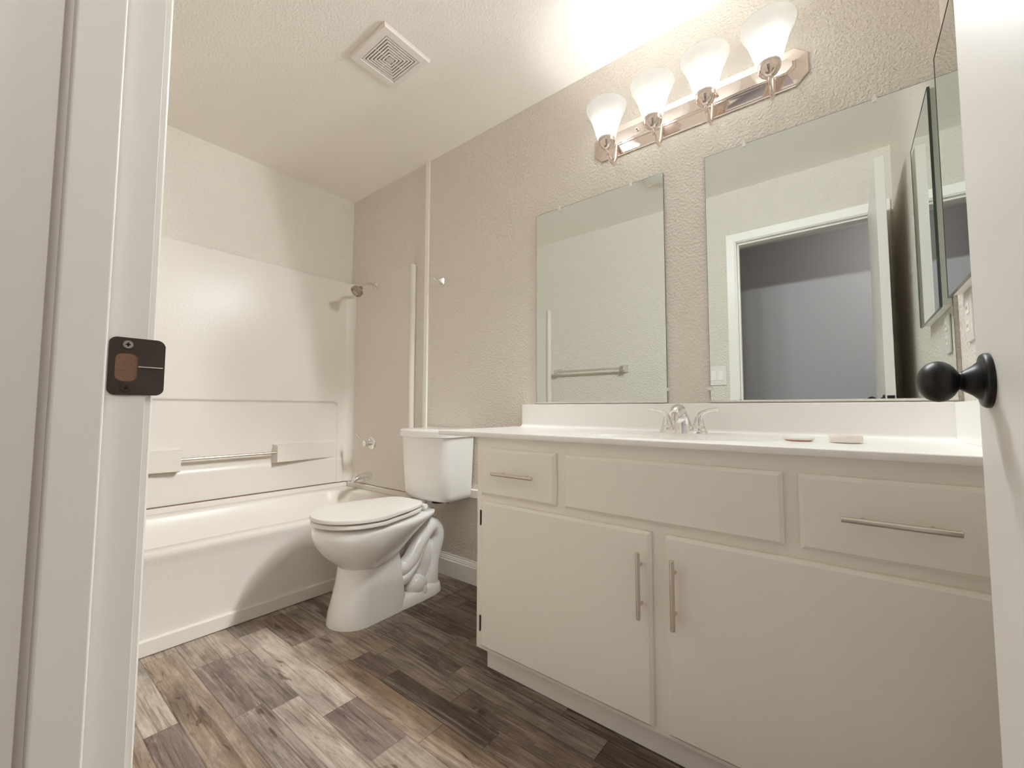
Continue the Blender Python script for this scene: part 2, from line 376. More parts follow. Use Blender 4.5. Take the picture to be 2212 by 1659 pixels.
# ------------------------------------------------------------------ bathtub
XF = -2.0464; ZR = .3712; ZS = .4067
def rr2(x0, x1, y0, y1, r, z, n=8):
    out = []
    for cx_, cy_, a0 in ((x1-r,y1-r,0),(x0+r,y1-r,90),(x0+r,y0+r,180),(x1-r,y0+r,270)):
        for k in range(n+1):
            a = math.radians(a0+90*k/n); out.append((cx_+r*math.cos(a), cy_+r*math.sin(a), z))
    return out
tub = thing('bathtub', 'cream alcove bathtub with plain apron, left of the toilet', 'bathtub', ((XT+XF)/2, D/2, 0))
g = .0015
b = B(); yA, yB = g, D-g; xA = XT+g
ring = [rr2(xA, XF-.016, yA, yB, .004, .059), rr2(xA, XF-.014, yA, yB, .004, .15), rr2(xA, XF-.009, yA, yB, .004, .30), rr2(xA, XF-.004, yA, yB, .004, .335), rr2(xA, XF, yA, yB, .004, .350), rr2(xA, XF, yA, yB, .006, .362), rr2(xA, XF-.003, yA, yB, .008, .3695), rr2(xA, XF-.009, yA, yB, .01, ZR),
        rr2(xA+.075, XF-.075, .075, D-.075, .12, ZR), rr2(xA+.083, XF-.083, .083, D-.083, .12, ZR-.003), rr2(xA+.090, XF-.090, .090, D-.090, .12, ZR-.012),
        rr2(xA+.105, XF-.10, .11, D-.105, .13, .25), rr2(xA+.12, XF-.115, .16, D-.12, .14, .12), rr2(xA+.15, XF-.14, .20, D-.15, .14, .075), rr2(xA+.2, XF-.2, .26, D-.2, .12, .062)]
b.loft(ring, cap0=False)
obj('tub_basin', b, m_tub, tub, ang=50)
fl = B()   # raised tiling flange that the surround sits on
for (xa, xb, ya, yb) in ((XT+g, XT+.034, g, D-g), (XT+.034, XF-.012, D-.026, D-g), (XT+.034, XF-.012, g, .026)):
    fl.box(xa, xb, ya, yb, ZR-.002, ZS-.003)
obj('tub_flange', fl, m_tub, tub, bevel=.008, seg=4)
obj('base_strip', B().box(XT+.3, XF+.001, g, D-g, 0.001, .059), m_tub, tub, bevel=.005, seg=3)

# ------------------------------------------------------------------ tub surround
ZT = 1.8125
su = thing('tub_surround', 'glossy cream three-panel tub surround above the bathtub', 'tub surround', ((XT+XF)/2, D/2, ZS))
def sstep(a, b_, x):
    t = min(1, max(0, (x-a)/(b_-a))); return t*t*(3-2*t)
YC = .7985
def hf(y, z):
    ya = abs(y-YC)
    h = .034
    # large shallow recess with rounded upper corners
    ey, ez = 1.445-YC, .958; r = .035
    dy = ya-(ey-r); dz = z-(ez-r)
    if dy > 0 and dz > 0: d = math.hypot(dy, dz)-r
    else: d = max(dy, dz)-r
    h -= .014*(1-sstep(-.006, .006, d))
    # lower moulding forward of recess
    h += .007*(1-sstep(.560, .585, z))*(1-sstep(.66, .70, ya))
    # soap ledges tapering toward the corners
    if ya > .2305 and .55 < z < .72:
        t = sstep(.2305, .2365, ya); fade = max(0, 1-(ya-.2365)/.43)
        zt = sstep(.577, .584, z)*(1-sstep(.688, .697, z))
        h += (.063*fade)*t*zt*(1 if ya < .66 else max(0, 1-(ya-.66)/.03))
    return XT+h
ysl = [.03+(D-.06)*i/250 for i in range(251)]; zsl = [ZS+.0015+(1.0-ZS)*i/130 for i in range(131)] + [1.06+(ZT-1.06)*i/8 for i in range(9)]
bb = B(); vs = [[bb.m.verts.new((hf(y, z), y, z)) for y in ysl] for z in zsl]
for i in range(len(zsl)-1):
    for j in range(len(ysl)-1): bb.m.faces.new((vs[i][j], vs[i][j+1], vs[i+1][j+1], vs[i+1][j]))
top = [bb.m.verts.new((XT+.002, y, ZT+.002)) for y in ysl]
for j in range(len(ysl)-1): bb.m.faces.new((vs[-1][j], vs[-1][j+1], top[j+1], top[j]))
obj('back_panel', bb, m_tub, su, ang=60)
for yy, s in ((D, -1), (0, 1)):
    sd = B(); xs_ = [(XT+.03, .010), (-2.135, .010), (-2.118, .012), (-2.110, .022), (-2.104, .027), (-2.092, .029), (-2.080, .027), (-2.074, .020), (-2.073, .0015)]
    sd.loft([[(x, yy+s*t, z) for x, t in xs_] + [(XT+.03, yy+s*.0015, z)] for z in (ZS+.0015, ZT)])
    obj('side_panel', sd, m_tub, su, ang=40)
    cv = B(); r = .055
    pts = [(XT+.0335+r-r*math.sin(a), yy+s*(.0095+r-r*math.cos(a))) for a in [PI/2*k/10 for k in range(11)]]
    pts += [(XT+.002, yy+s*(.0095+r)), (XT+.002, yy+s*.002), (XT+.0335+r, yy+s*.002)]
    cv.loft([[(x, y, z) for x, y in pts] for z in (ZS+.0015, ZT-.001)])
    obj('corner_cove', cv, m_tub, su, ang=40)
ck = B().sweep([(XT+.035, .04, ZS-.0005), (XT+.035, D-.05, ZS-.0005)], .0022, 8)
obj('caulk_line', ck, m_caulk, su, label='stained brown caulk joint along the tub')
ck = B().sweep([(XT+.06, D-.0265, ZS-.0005), (XF-.03, D-.0265, ZS-.0005)], .0012, 8)
obj('caulk_line', ck, m_soap, su, label='tan caulk joint along the end wall')
gb = B().cyl((XT+.066, YC-.236, .643), (XT+.066, YC+.236, .643), .0085)
obj('grab_bar', gb, m_brush, su, label='straight metal bar between the soap ledges')

# ------------------------------------------------------------------ shower fittings
SXc = -2.50
sh = thing('shower', 'round nickel shower head on a bent arm above the tub', 'shower head', (-2.4926, D-.011, 1.757))
obj('flange', B().lathe([(.026,0),(.026,.002),(.022,.006),(.012,.011),(.0105,.014)], (-2.4926, D-.011, 1.757), (0,-1,0), 32), m_chrome_old, sh)
obj('shower_arm', B().sweep([(-2.4926, D-.011, 1.757), (-2.4926, D-.06, 1.759), (-2.4926, D-.085, 1.752), (-2.494, D-.105, 1.733), (-2.495, D-.120, 1.715)], .0085, 16), m_chrome_old, sh)
hd = Vector((-.05, -.70, -.71)).normalized(); ho = Vector((-2.495, D-.116, 1.719))
hb = obj('head_body', B().lathe([(.010,0),(.013,.004),(.013,.014),(.017,.018),(.027,.026),(.036,.032),(.0385,.036),(.0385,.043),(.0365,.046),(.039,.049),(.039,.058),(.036,.061),(.031,.0615)], ho, hd, 36), m_head, sh, ang=30)
obj('spray_face', B().lathe([(.030,.0605),(.030,.0625),(.001,.064)], ho, hd, 32), m_showerface, hb, label='tan spray face')
nz = B(); u = hd.orthogonal().normalized(); v = hd.cross(u)
for k in range(22):
    a = 2*PI*k/22; q = ho+hd*.062+(u*math.cos(a)+v*math.sin(a))*.0255
    nz.cyl(q, q+hd*.002, .0024, n=8)
obj('nozzle_ring', nz, m_dark, hb, label='ring of dark nozzles')

vl = thing('shower_valve', 'chrome single-lever shower valve on the surround above the spout', 'faucet', (-2.50, D-.011, .684))
obj('escutcheon', B().lathe([(.047,0),(.047,.003),(.042,.009),(.030,.013),(.020,.015)], (-2.50, D-.011, .684), (0,-1,0), 40), m_chrome, vl, ang=40)
obj('valve_hub', B().lathe([(.019,.012),(.0185,.035),(.021,.040),(.0215,.050),(.020,.058),(.010,.062)], (-2.50, D-.011, .684), (0,-1,0), 32), m_chrome, vl)
obj('lever', B().sweep([(-2.503, D-.062, .690), (-2.528, D-.068, .708), (-2.552, D-.072, .728), (-2.575, D-.074, .742)], [.008,.007,.009,.013], 16, flat=.55), m_chrome_old, vl)
sp_ = thing('tub_spout', 'chrome tub spout with diverter knob over the end of the tub', 'faucet', (-2.5137, D-.011, .467))
obj('spout', B().sweep([(-2.5137, D-.011, .467), (-2.5137, D-.05, .466), (-2.5137, D-.09, .461), (-2.5137, D-.118, .452), (-2.5137, D-.128, .434)], [.028,.027,.0235,.020,.017], 24), m_chrome, sp_, ang=60)
obj('diverter_knob', B().cyl((-2.5137, D-.116, .465), (-2.5137, D-.116, .486), .004).lathe([(.006,0),(.008,.003),(.006,.009)], (-2.5137, D-.116, .482), (0,0,1), 16), m_chrome, sp_)

# ------------------------------------------------------------------ toilet
TA = math.radians(2.0); TO = Vector((-1.735, D, 0))
def tp(f, s, z):     # f = distance from wall, s = sideways, to world
    y = -f; x = s
    return Vector((TO.x + x*math.cos(TA) - y*math.sin(TA), TO.y + x*math.sin(TA) + y*math.cos(TA), z))
toilet = thing('toilet', 'white two-piece toilet with closed lid between tub and vanity', 'toilet', (TO.x, TO.y-.4, 0))
def egg(ff, fb, hw, bw, z, n=56, fc=None, eb=3.2, ef=2.0):
    fc = fc if fc is not None else fb+(ff-fb)*.58
    out = []
    for k in range(n):
        a = 2*PI*k/n; c, s = math.cos(a), math.sin(a)
        if c >= 0:
            f = fc+(ff-fc)*abs(c)**(2/ef); ss = hw*math.copysign(abs(s)**(2/ef), s)
        else:
            t = abs(c)**(2/eb); f = fc-(fc-fb)*t
            hwx = hw+(bw-hw)*min(1, (fc-f)/(fc-fb))
            ss = hwx*math.copysign(abs(s)**(2/eb), s)
        out.append(tp(f, ss, z))
    return out
bw = B()
bw.loft([egg(.645,.440,.088,.080,.215), egg(.665,.415,.108,.092,.238), egg(.700,.375,.137,.100,.265), egg(.734,.330,.160,.108,.300), egg(.762,.275,.178,.120,.340), egg(.778,.220,.188,.138,.378), egg(.778,.190,.189,.148,.395), egg(.773,.188,.187,.149,.408), egg(.760,.192,.176,.145,.4135)])
obj('bowl', bw, m_porc, toilet, ang=60)
pd = B()
pd.loft([egg(.706,.385,.115,.114,.001,fc=.60,eb=9), egg(.705,.385,.115,.114,.012,fc=.60,eb=9), egg(.698,.388,.112,.112,.05,fc=.60,eb=9), egg(.684,.392,.106,.106,.10,fc=.59,eb=9), egg(.670,.397,.100,.099,.16,fc=.58,eb=8), egg(.662,.400,.097,.095,.21,fc=.58,eb=8), egg(.655,.405,.095,.09,.25,fc=.58,eb=6), egg(.64,.42,.085,.08,.29,fc=.56,eb=5)])
# foot plate
pd.loft([egg(.44,.135,.116,.112,.001,fc=.30,eb=3.5,ef=8), egg(.44,.135,.116,.112,.010,fc=.30,eb=3.5,ef=8), egg(.44,.142,.110,.106,.040,fc=.30,eb=3.5,ef=8), egg(.43,.155,.095,.09,.052,fc=.30,eb=3.5,ef=8)])
obj('pedestal', pd, m_porc, toilet, ang=45)
tw = B()
for sx_ in (-1, 1):
    tw.sweep([tp(.47,sx_*.035,.215), tp(.40,sx_*.050,.165), tp(.345,sx_*.058,.185), tp(.295,sx_*.060,.245), tp(.245,sx_*.056,.305), tp(.198,sx_*.045,.325), tp(.160,sx_*.040,.290), tp(.158,sx_*.04,.235), tp(.188,sx_*.040,.15), tp(.205,sx_*.045,.03)], [.045,.042,.040,.038,.040,.043,.044,.043,.042,.05], 18)
    tw.sweep([tp(.44,sx_*.05,.13), tp(.385,sx_*.070,.12), tp(.33,sx_*.072,.165), tp(.285,sx_*.070,.225), tp(.255,sx_*.062,.27)], [.030,.028,.025,.023,.020], 14)
    tw.ball(tp(.305,sx_*.060,.065), .052, sc_=(1,1.15,.95))
tw.ball(tp(.235,0,.17), .10, sc_=(.75,.75,1.5))
obj('trapway', tw, m_porc, toilet, ang=70)
for sx_ in (-1, 1):
    obj('bolt_cap', B().lathe([(.014,0),(.014,.012),(.010,.024),(.004,.028)], tp(.285, sx_*.103, .038), (0,0,1), 18), m_porc, toilet)
def slab(z0, z1, ff, fb, hw, bwid, dome=0, r=.005):
    b = B(); rings = [egg(ff-r,fb+r,hw-r,bwid-r,z0,eb=5), egg(ff,fb,hw,bwid,z0+r*.6,eb=5), egg(ff,fb,hw,bwid,z1-r,eb=5), egg(ff-r*.4,fb+r*.4,hw-r*.4,bwid-r*.4,z1-r*.3,eb=5), egg(ff-r*1.6,fb+r*1.6,hw-r*1.6,bwid-r*1.6,z1,eb=5)]
    if dome: rings += [egg(ff-.05,fb+.05,hw-.05,bwid-.05,z1+dome*.7,eb=5), egg(ff-.12,fb+.12,hw-.11,bwid-.08,z1+dome,eb=4)]
    return b.loft(rings)
obj('seat', slab(.4260,.4440,.780,.290,.190,.128), m_plastic, toilet, ang=45)
obj('lid', slab(.4485,.4670,.784,.285,.192,.127,dome=.003), m_plastic, toilet, ang=45)
for sx_ in (-1, 1):
    obj('seat_hinge', B().cyl(tp(.272,sx_*.075-.02,.437), tp(.272,sx_*.075+.02,.437), .011), m_plastic, toilet)
def tank_ring(z, hw, f1, r=.035, bow=.03, f0=.016, n=7):
    out = []
    # back corners small, front corners rounded, bowed front
    def bwf(s): return bow*(1-(s/hw)**2)
    P = []
    for k in range(n+1):
        a = PI/2*k/n; P.append((f1-r+r*math.sin(a), hw-r+r*math.cos(a)))
    m_ = 8
    for k in range(1, m_): P.append((f1, (hw-r)*(1-2*k/m_)))
    for k in range(n+1):
        a = PI/2*(1-k/n); P.append((f1-r+r*math.sin(a), -(hw-r+r*math.cos(a))))
    for k in range(4):
        a = PI/2*k/3; P.append((f0+.012-.012*math.sin(a), -(hw-.012+.012*math.cos(a))))
    for k in range(4):
        a = PI/2*(1-k/3); P.append((f0+.012-.012*math.sin(a), hw-.012+.012*math.cos(a)))
    return [tp(f+(bwf(s)*max(0, (f-f0)/(f1-f0))), s, z) for f, s in P]
tk = B().loft([tank_ring(.440,.135,.160,bow=.02), tank_ring(.443,.152,.180,bow=.024), tank_ring(.452,.161,.193,bow=.027), tank_ring(.475,.166,.202), tank_ring(.60,.173,.210), tank_ring(.766,.181,.217)])
tank = obj('tank', tk, m_porc, toilet, ang=50)
obj('tank_lid', B().loft([tank_ring(.767,.186,.221,bow=.033,f0=.010), tank_ring(.770,.190,.225,bow=.034,f0=.008), tank_ring(.796,.191,.226,bow=.034,f0=.008), tank_ring(.803,.189,.224,bow=.034,f0=.009), tank_ring(.808,.180,.215,bow=.033,f0=.016), tank_ring(.811,.14,.17,bow=.03,f0=.04)]), m_porc, toilet, ang=50)
obj('gasket', B().lathe([(.035,0),(.035,.030)], tp(.10,0,.414), (0,0,1), 20), m_dark, toilet, label='black gasket under the tank')
for sx_ in (-1, 1): obj('tank_bolt', B().cyl(tp(.115,sx_*.085,.424), tp(.115,sx_*.085,.445), .007), m_dark, toilet)
obj('flush_lever', B().lathe([(.010,0),(.010,.008),(.006,.011)], tp(.12,-.177,.735), tuple(tp(0,-1,0)-tp(0,0,0)), 16), m_plastic, tank)

# ------------------------------------------------------------------ vanity cabinet
XC, YF, ZB, ZC0 = -1.0501, 1.024, .0799, .8128
cab = thing('vanity_cabinet', 'beige painted vanity cabinet with two doors and drawers', 'cabinet', ((XC+XR)/2, 1.28, 0))
cb = B(); e = XR-.0015
cb.box(XC, e, YF, YF+.018, ZB, ZC0)                      # face frame
cb.box(XC, XC+.016, YF+.018, D-.0015, ZB, ZC0).box(e-.016, e, YF+.018, D-.0015, ZB, ZC0)
cb.box(XC+.016, e-.016, YF+.018, D-.0015, ZB, ZB+.016).box(XC+.016, e-.016, D-.008, D-.0015, ZB+.016, ZC0)
obj('cabinet_body', cb, m_cab, cab, bevel=.0012)
obj('toe_kick', B().box(-1.0301, e, 1.0602, 1.076, 0.001, ZB).box(-1.0301, -1.015, 1.076, D-.002, .001, ZB), m_cab, cab, bevel=.001)
def panel(x0, x1, z0, z1, t=.016, c=.0085):
    y1, ym, y0 = YF-.0005, YF-t+.006, YF-t-.001
    return B().loft([[(x0,y1,z0),(x1,y1,z0),(x1,y1,z1),(x0,y1,z1)], [(x0,ym,z0),(x1,ym,z0),(x1,ym,z1),(x0,ym,z1)], [(x0+c,y0,z0+c),(x1-c,y0,z0+c),(x1-c,y0,z1-c),(x0+c,y0,z1-c)]])
def pull(p, ax, L=.170, s=.050):
    p = Vector(p); a = Vector((1,0,0)) if ax == 'x' else Vector((0,0,1)); b = B()
    b.lathe([(.0048,0),(.006,.0012),(.006,L-.0012),(.0048,L)], p-a*L/2, a, 24)
    for k in (-s, s): b.cyl(p+a*k, p+a*k+Vector((0,YF-.018-p.y,0)), .0042, n=14)
    return b
d1 = obj('cabinet_door', panel(-1.0198,-.4153,.0961,.5902), m_cab, cab, bevel=.0012, label='left cabinet door')
obj('handle', pull((-.4398,.980,.4555),'z'), m_brush, d1)
for z in (.532, .172):
    obj('hinge', B().box(-1.0245,-1.0195,YF-.014,YF-.0005,z-.021,z+.021).cyl((-1.0225,YF-.012,z-.026),(-1.0225,YF-.012,z+.026),.0028,n=12), m_bronze, d1)
d2 = obj('cabinet_door', panel(-.3782,.210,.0961,.5902), m_cab, cab, bevel=.0012, label='right cabinet door')
obj('handle', pull((-.3522,.980,.4545),'z'), m_brush, d2)
q1 = obj('drawer', panel(-1.0198,-.7108,.6138,.7749), m_cab, cab, bevel=.0012, label='small left drawer')
obj('handle', pull((-.8625,.980,.6945),'x'), m_brush, q1)
obj('false_drawer_front', panel(-.6803,-.1169,.6138,.7749), m_cab, cab, bevel=.0012, label='long plain panel below the basin, no handle')
q2 = obj('drawer', panel(-.0882,.210,.6138,.7749), m_cab, cab, bevel=.0012, label='right drawer')
obj('handle', pull((.068,.980,.6945),'x'), m_brush, q2)

# ------------------------------------------------------------------ countertop with integral basin
XO, YO, ZC = -1.235, .9996, .8316
ct = thing('countertop', 'white cultured marble vanity top with integral oval basin', 'countertop', ((XO+XR)/2, (YO+D)/2, .8135))
scx, scy, sa, sb = -.446, 1.195, .295, .158
def hz(x, y):
    r = math.hypot((x-scx)/sa, (y-scy)/sb)
    h = 0
    h -= .0045*(1-sstep(.93, 1.02, r))
    h += .0025*math.exp(-((r-1.05)/.035)**2)
    if r < .86: h -= .125*(1-(r/.86)**2.6)**.75
    return ZC+h
e2 = XR-.0015
nx, ny = 190, 80
xl = [XO+.003+(e2-XO-.003)*i/nx for i in range(nx+1)]; yl = [YO+.003+(D-.0015-YO-.003)*j/ny for j in range(ny+1)]
b = B(); g_ = [[b.m.verts.new((x, y, hz(x, y))) for x in xl] for y in yl]
for j in range(ny):
    for i in range(nx): b.m.faces.new((g_[j][i], g_[j][i+1], g_[j+1][i+1], g_[j+1][i]))
def skirt(pts, outs):
    prev = pts
    for (o_, z) in outs:
        cur = [b.m.verts.new((v.co.x+dx*o_, v.co.y+dy*o_, z)) for v, (dx, dy) in prev_d]
        for k in range(len(cur)-1): b.m.faces.new((prev[k], prev[k+1], cur[k+1], cur[k]))
        prev = cur
loop = [g_[j][0] for j in range(ny, -1, -1)] + [g_[0][i] for i in range(1, nx+1)]
dirs = [(-1,0)]*ny + [(-1,-1)] + [(0,-1)]*nx
prev_d = list(zip(loop, dirs))
skirt(loop, [(.0022, ZC-.0008), (.003, ZC-.003), (.003, .8165), (.0015, .8140), (-.03, .8136)])
obj('counter_slab', b, m_counter, ct, ang=60)
obj('backsplash', B().box(XO+.004, e2, D-.020, D-.0015, ZC-.001, .9356), m_counter, ct, bevel=.003, seg=3)
obj('side_splash', B().box(XR-.020, e2, YO+.004, D-.0205, ZC-.001, .9356), m_counter, ct, bevel=.003, seg=3)
obj('cove_fillet', B().loft([[(x, D-.020-.012+.012*math.sin(a), ZC+.012-.012*math.cos(a)) for a in [PI/2*k/6 for k in range(7)]]+[(x, D-.0195, ZC-.0005)] for x in (XO+.004, XR-.020)]), m_counter, ct, ang=60)
obj('drain', B().lathe([(.022,0),(.022,.003),(.016,.004),(.014,.001)], (scx, scy, hz(scx, scy)), (0,0,1), 28), m_chrome, ct, label='chrome basin drain')

# ------------------------------------------------------------------ faucet
FX, FY = -.440, 1.395
fa = thing('basin_faucet', 'chrome two-handle centerset faucet behind the basin', 'faucet', (FX, FY, ZC))
zz = ZC+.0012
def stadium(hl, hw, z, n=10):
    out = []
    for s0, a0 in ((1, -90), (-1, 90)):
        for k in range(n+1):
            a = math.radians(a0+180*k/n); out.append((FX+s0*(hl-hw)+hw*math.cos(a), FY+hw*math.sin(a), z))
    return out
obj('base_plate', B().loft([stadium(.078,.026,zz), stadium(.078,.026,zz+.008), stadium(.074,.022,zz+.013)]), m_chrome, fa, ang=50)
for s in (-1, 1):
    hx = FX+s*.052
    obj('handle_base', B().lathe([(.0235,0),(.0235,.010),(.0215,.018),(.019,.021)], (hx, FY, zz+.004), (0,0,1), 32), m_chrome, fa, ang=40)
    obj('lever_handle', B().lathe([(.0185,0),(.017,.008),(.014,.020),(.011,.030)], (hx, FY, zz+.026), (0,0,1), 28)
        .sweep([(hx, FY, zz+.044), (hx+s*.004, FY, zz+.060), (hx+s*.018, FY-.002, zz+.071), (hx+s*.038, FY-.004, zz+.077), (hx+s*.064, FY-.006, zz+.080)], [.0145,.012,.0085,.007,.0065], 18, flat=.75), m_chrome, fa, ang=60)
obj('spout', B().sweep([(FX, FY+.002, zz+.004), (FX, FY-.002, zz+.034), (FX, FY-.014, zz+.062), (FX, FY-.040, zz+.079), (FX, FY-.070, zz+.076), (FX, FY-.088, zz+.064)], [.036,.028,.021,.0195,.0185,.016], 24), m_chrome, fa, ang=70)
obj('aerator', B().cyl((FX, FY-.086, zz+.066), (FX, FY-.088, zz+.044), .0115, .0115), m_chrome_old, fa)

# small things on the counter
d_ = thing('soap_dish', 'cream round soap puck on the counter, right of the basin', 'soap dish', (-.004, 1.235, ZC+.0012))
obj('dish_body', B().lathe([(.031,0),(.0335,.002),(.034,.010),(.033,.0175),(.031,.019),(.027,.0185),(.026,.016)], (-.004, 1.235, ZC+.0012), (0,0,1), 40), m_soap, d_, ang=50)
c_ = thing('flat_dish', 'flat clear dish with a red edge on the counter beside the basin', 'dish', (-.102, 1.245, ZC+.0012))
obj('dish_body', B().lathe([(.030,.0015),(.033,.003),(.036,.0075),(.0355,.0085),(.030,.0045)], (-.102, 1.245, ZC+.0012), (0,0,1), 40), m_counter, c_, ang=60)
obj('red_ring', B().lathe([(.0295,0),(.0305,.0005),(.0305,.0016)], (-.102, 1.245, ZC+.0012), (0,0,1), 40), m_red, c_, label='thin red rim underneath')

# ------------------------------------------------------------------ mirrors
def mirror(name, x0, x1, z0, z1, label, clips):
    t = thing(name, label, 'mirror', ((x0+x1)/2, D, z0), group='wall mirrors over the vanity')
    obj('mirror_glass', B().box(x0, x1, D-.006, D-.0012, z0, z1), [m_mirror], t, smooth=False)
    ed = B()
    for a in ((x0-.0008,x0,z0,z1),(x1,x1+.0008,z0,z1),(x0,x1,z1,z1+.0008)): ed.box(a[0], a[1], D-.0062, D-.0012, a[2], a[3])
    obj('mirror_edge', ed, m_glassedge, t, smooth=False, label='dark ground glass edge')
    obj('bottom_channel', B().box(x0, x1, D-.009, D-.0064, z0-.002, z0+.006).box(x0, x1, D-.009, D-.001, z0-.003, z0-.0005), m_plastic, t, label='pale channel under the glass')
    for (cx_, cz_, o_) in clips:
        c = B()
        if o_ == 't': c.box(cx_-.0055, cx_+.0055, D-.0095, D-.0063, cz_-.010, cz_+.002).box(cx_-.003, cx_+.003, D-.008, D-.001, cz_+.001, cz_+.012)
        else:
            s = 1 if o_ == 'r' else -1
            c.box(cx_-.006, cx_+.006, D-.0095, D-.0063, cz_-.007, cz_-.001).box(cx_-.006, cx_+.006, D-.0095, D-.0063, cz_+.001, cz_+.006).box(min(cx_, cx_+s*.012), max(cx_, cx_+s*.012), D-.008, D-.0015, cz_-.004, cz_+.004)
        obj('mirror_clip', c, m_clear, t, bevel=.001)
    return t
MZ0, MZ1 = .9405, 1.8545
mirror('wall_mirror', -1.1539, -.5395, MZ0, MZ1, 'smaller frameless mirror left of the faucet, reflecting a towel bar', [(-1.022, MZ1, 't'), (-.672, MZ1, 't'), (-.5395, .991, 'r')])
mirror('wall_mirror', -.3833, .2385, MZ0, MZ1+.002, 'larger frameless mirror at the right, reflecting the doorway', [(-.2518, MZ1+.002, 't'), (.1005, MZ1+.002, 't'), (-.3833, .991, 'l')])

# ------------------------------------------------------------------ medicine cabinet on right wall
mc = thing('medicine_cabinet', 'mirrored medicine cabinet on the right wall behind the door', 'medicine cabinet', (XR, 1.28, 1.21))
MY0, MY1, MA, MB_ = 1.075, 1.4775, 1.210, 1.8735
obj('cabinet_box', B().box(.2275, XR-.0012, MY0+.004, MY1-.004, MA+.004, MB_-.004), m_white_trim, mc, bevel=.001)
obj('mirror_door', B().box(.2215, .227, MY0, MY1, MA, MB_), m_mirror, mc, smooth=False)
fe = B()
for q in ((MY0-.0008,MY0,MA,MB_),(MY1,MY1+.0008,MA,MB_),(MY0,MY1,MA-.0008,MA),(MY0,MY1,MB_,MB_+.0008)): fe.box(.2205, .227, q[0], q[1], q[2], q[3])
obj('door_edge', fe, m_glassedge, mc, smooth=False, label='dark mirror edge')

# outlet on the right wall
ol = thing('wall_outlet', 'beige outlet plate on the right wall under the medicine cabinet', 'outlet', (XR, 1.40, 1.08))
obj('cover_plate', B().box(XR-.006, XR-.0008, 1.366, 1.436, 1.082, 1.196), m_plastic, ol, bevel=.002)
for z in (1.112, 1.156):
    rc = obj('receptacle', B().box(XR-.008, XR-.0055, 1.385, 1.417, z-.006, z+.022), m_soap, ol, bevel=.002)
    obj('slot', B().box(XR-.0083, XR-.0078, 1.393, 1.395, z+.004, z+.013).box(XR-.0083, XR-.0078, 1.406, 1.408, z+.004, z+.013), m_dark, rc)

# ------------------------------------------------------------------ vanity light
LX, LZ = -.446, 2.0600
li = thing('vanity_light', 'polished nickel four-light bar with frosted bell shades over the mirrors', 'light fixture', (LX, D, LZ))
def oct_ring(i, y):
    hl, hh, cx_, cz_ = .389-i, .066-i, .036-i*.42, .033-i*.42
    P = [(hl-cx_,-hh),(hl,-hh+cz_),(hl,hh-cz_),(hl-cx_,hh),(-hl+cx_,hh),(-hl,hh-cz_),(-hl,-hh+cz_),(-hl+cx_,-hh)]
    return [(LX+x, D-y, LZ+z) for x, z in P]
obj('back_plate', B().loft([oct_ring(0,.0012), oct_ring(0,.007), oct_ring(.002,.0095), oct_ring(.004,.0105), oct_ring(.006,.011), oct_ring(.034,.0235), oct_ring(.0355,.027), oct_ring(.040,.029), oct_ring(.0415,.032), oct_ring(.0435,.033)]), m_nickel, li, ang=14)
for dx in (-.185, .115):
    obj('finial_nut', B().lathe([(.0055,0),(.0055,.004),(.007,.006),(.005,.011),(.002,.013)], (LX+dx, D-.033, LZ), (0,-1,0), 16), m_nickel, li)
LY = D-.128
def lamp(x, zc):
    arm = B()
    arm.sweep([(x, D-.024, LZ-.022+.0), (x, D-.050, zc-.040), (x, D-.085, zc-.052), (x, LY+.010, zc-.040), (x, LY, zc-.020)], [.011,.0105,.010,.0095,.009], 16, flat=.55, up=(1,0,0))
    arm.lathe([(.016,0),(.014,.006),(.011,.008)], (x, D-.022, LZ-.020), (0,-1,-.1), 20)
    obj('arm', arm, m_nickel, li, ang=50)
    h = obj('lamp_holder', B().lathe([(.008,-.026),(.014,-.022),(.025,-.012),(.0315,-.001),(.033,.006),(.033,.020),(.031,.022)], (x, LY, zc), (0,0,1), 36, cap1=True), m_nickel, li, ang=40)
    pr = [(.0335,.012),(.0365,.025),(.0430,.050),(.0510,.077),(.0580,.099),(.0640,.115),(.0710,.127),(.0765,.139),(.0790,.149),(.0790,.153)]
    inn = [(r-.0025, z) for r, z in pr[::-1]]
    sh_ = B().lathe(pr+[(.0778,.155)]+inn, (x, LY, zc), (0,0,1), 48, cap0=False, cap1=False)
    s = obj('lamp_shade', sh_, m_shade, li, ang=60, label='frosted white glass bell shade')
    obj('bulb', B().lathe([(.012,.024),(.013,.036),(.017,.050),(.021,.064),(.0225,.078),(.021,.092),(.014,.102),(.006,.105)], (x, LY, zc), (0,0,1), 20), m_bulb, li, label='lit white bulb')
for k, x in enumerate((-.7215, -.5325, -.3465, -.1555)):
    zc = 1.985+.0055*k
    lamp(x, zc)
    ld = bpy.data.lights.new('bulb_light', 'POINT'); ld.energy = LAMP_W; ld.color = (.94, .975, 1.0); ld.shadow_soft_size = .026
    ld.use_nodes = True; nt = ld.node_tree; em = nt.nodes['Emission']; fo = nt.nodes.new('ShaderNodeLightFalloff'); fo.inputs['Strength'].default_value = 1.0; fo.inputs['Smooth'].default_value = .11
    nt.links.new(fo.outputs['Constant'], em.inputs['Strength'])
    lo = bpy.data.objects.new('bulb_light', ld); C.objects.link(lo); lo.location = (x-LX, LY-D, zc+.072-LZ); lo.parent = li

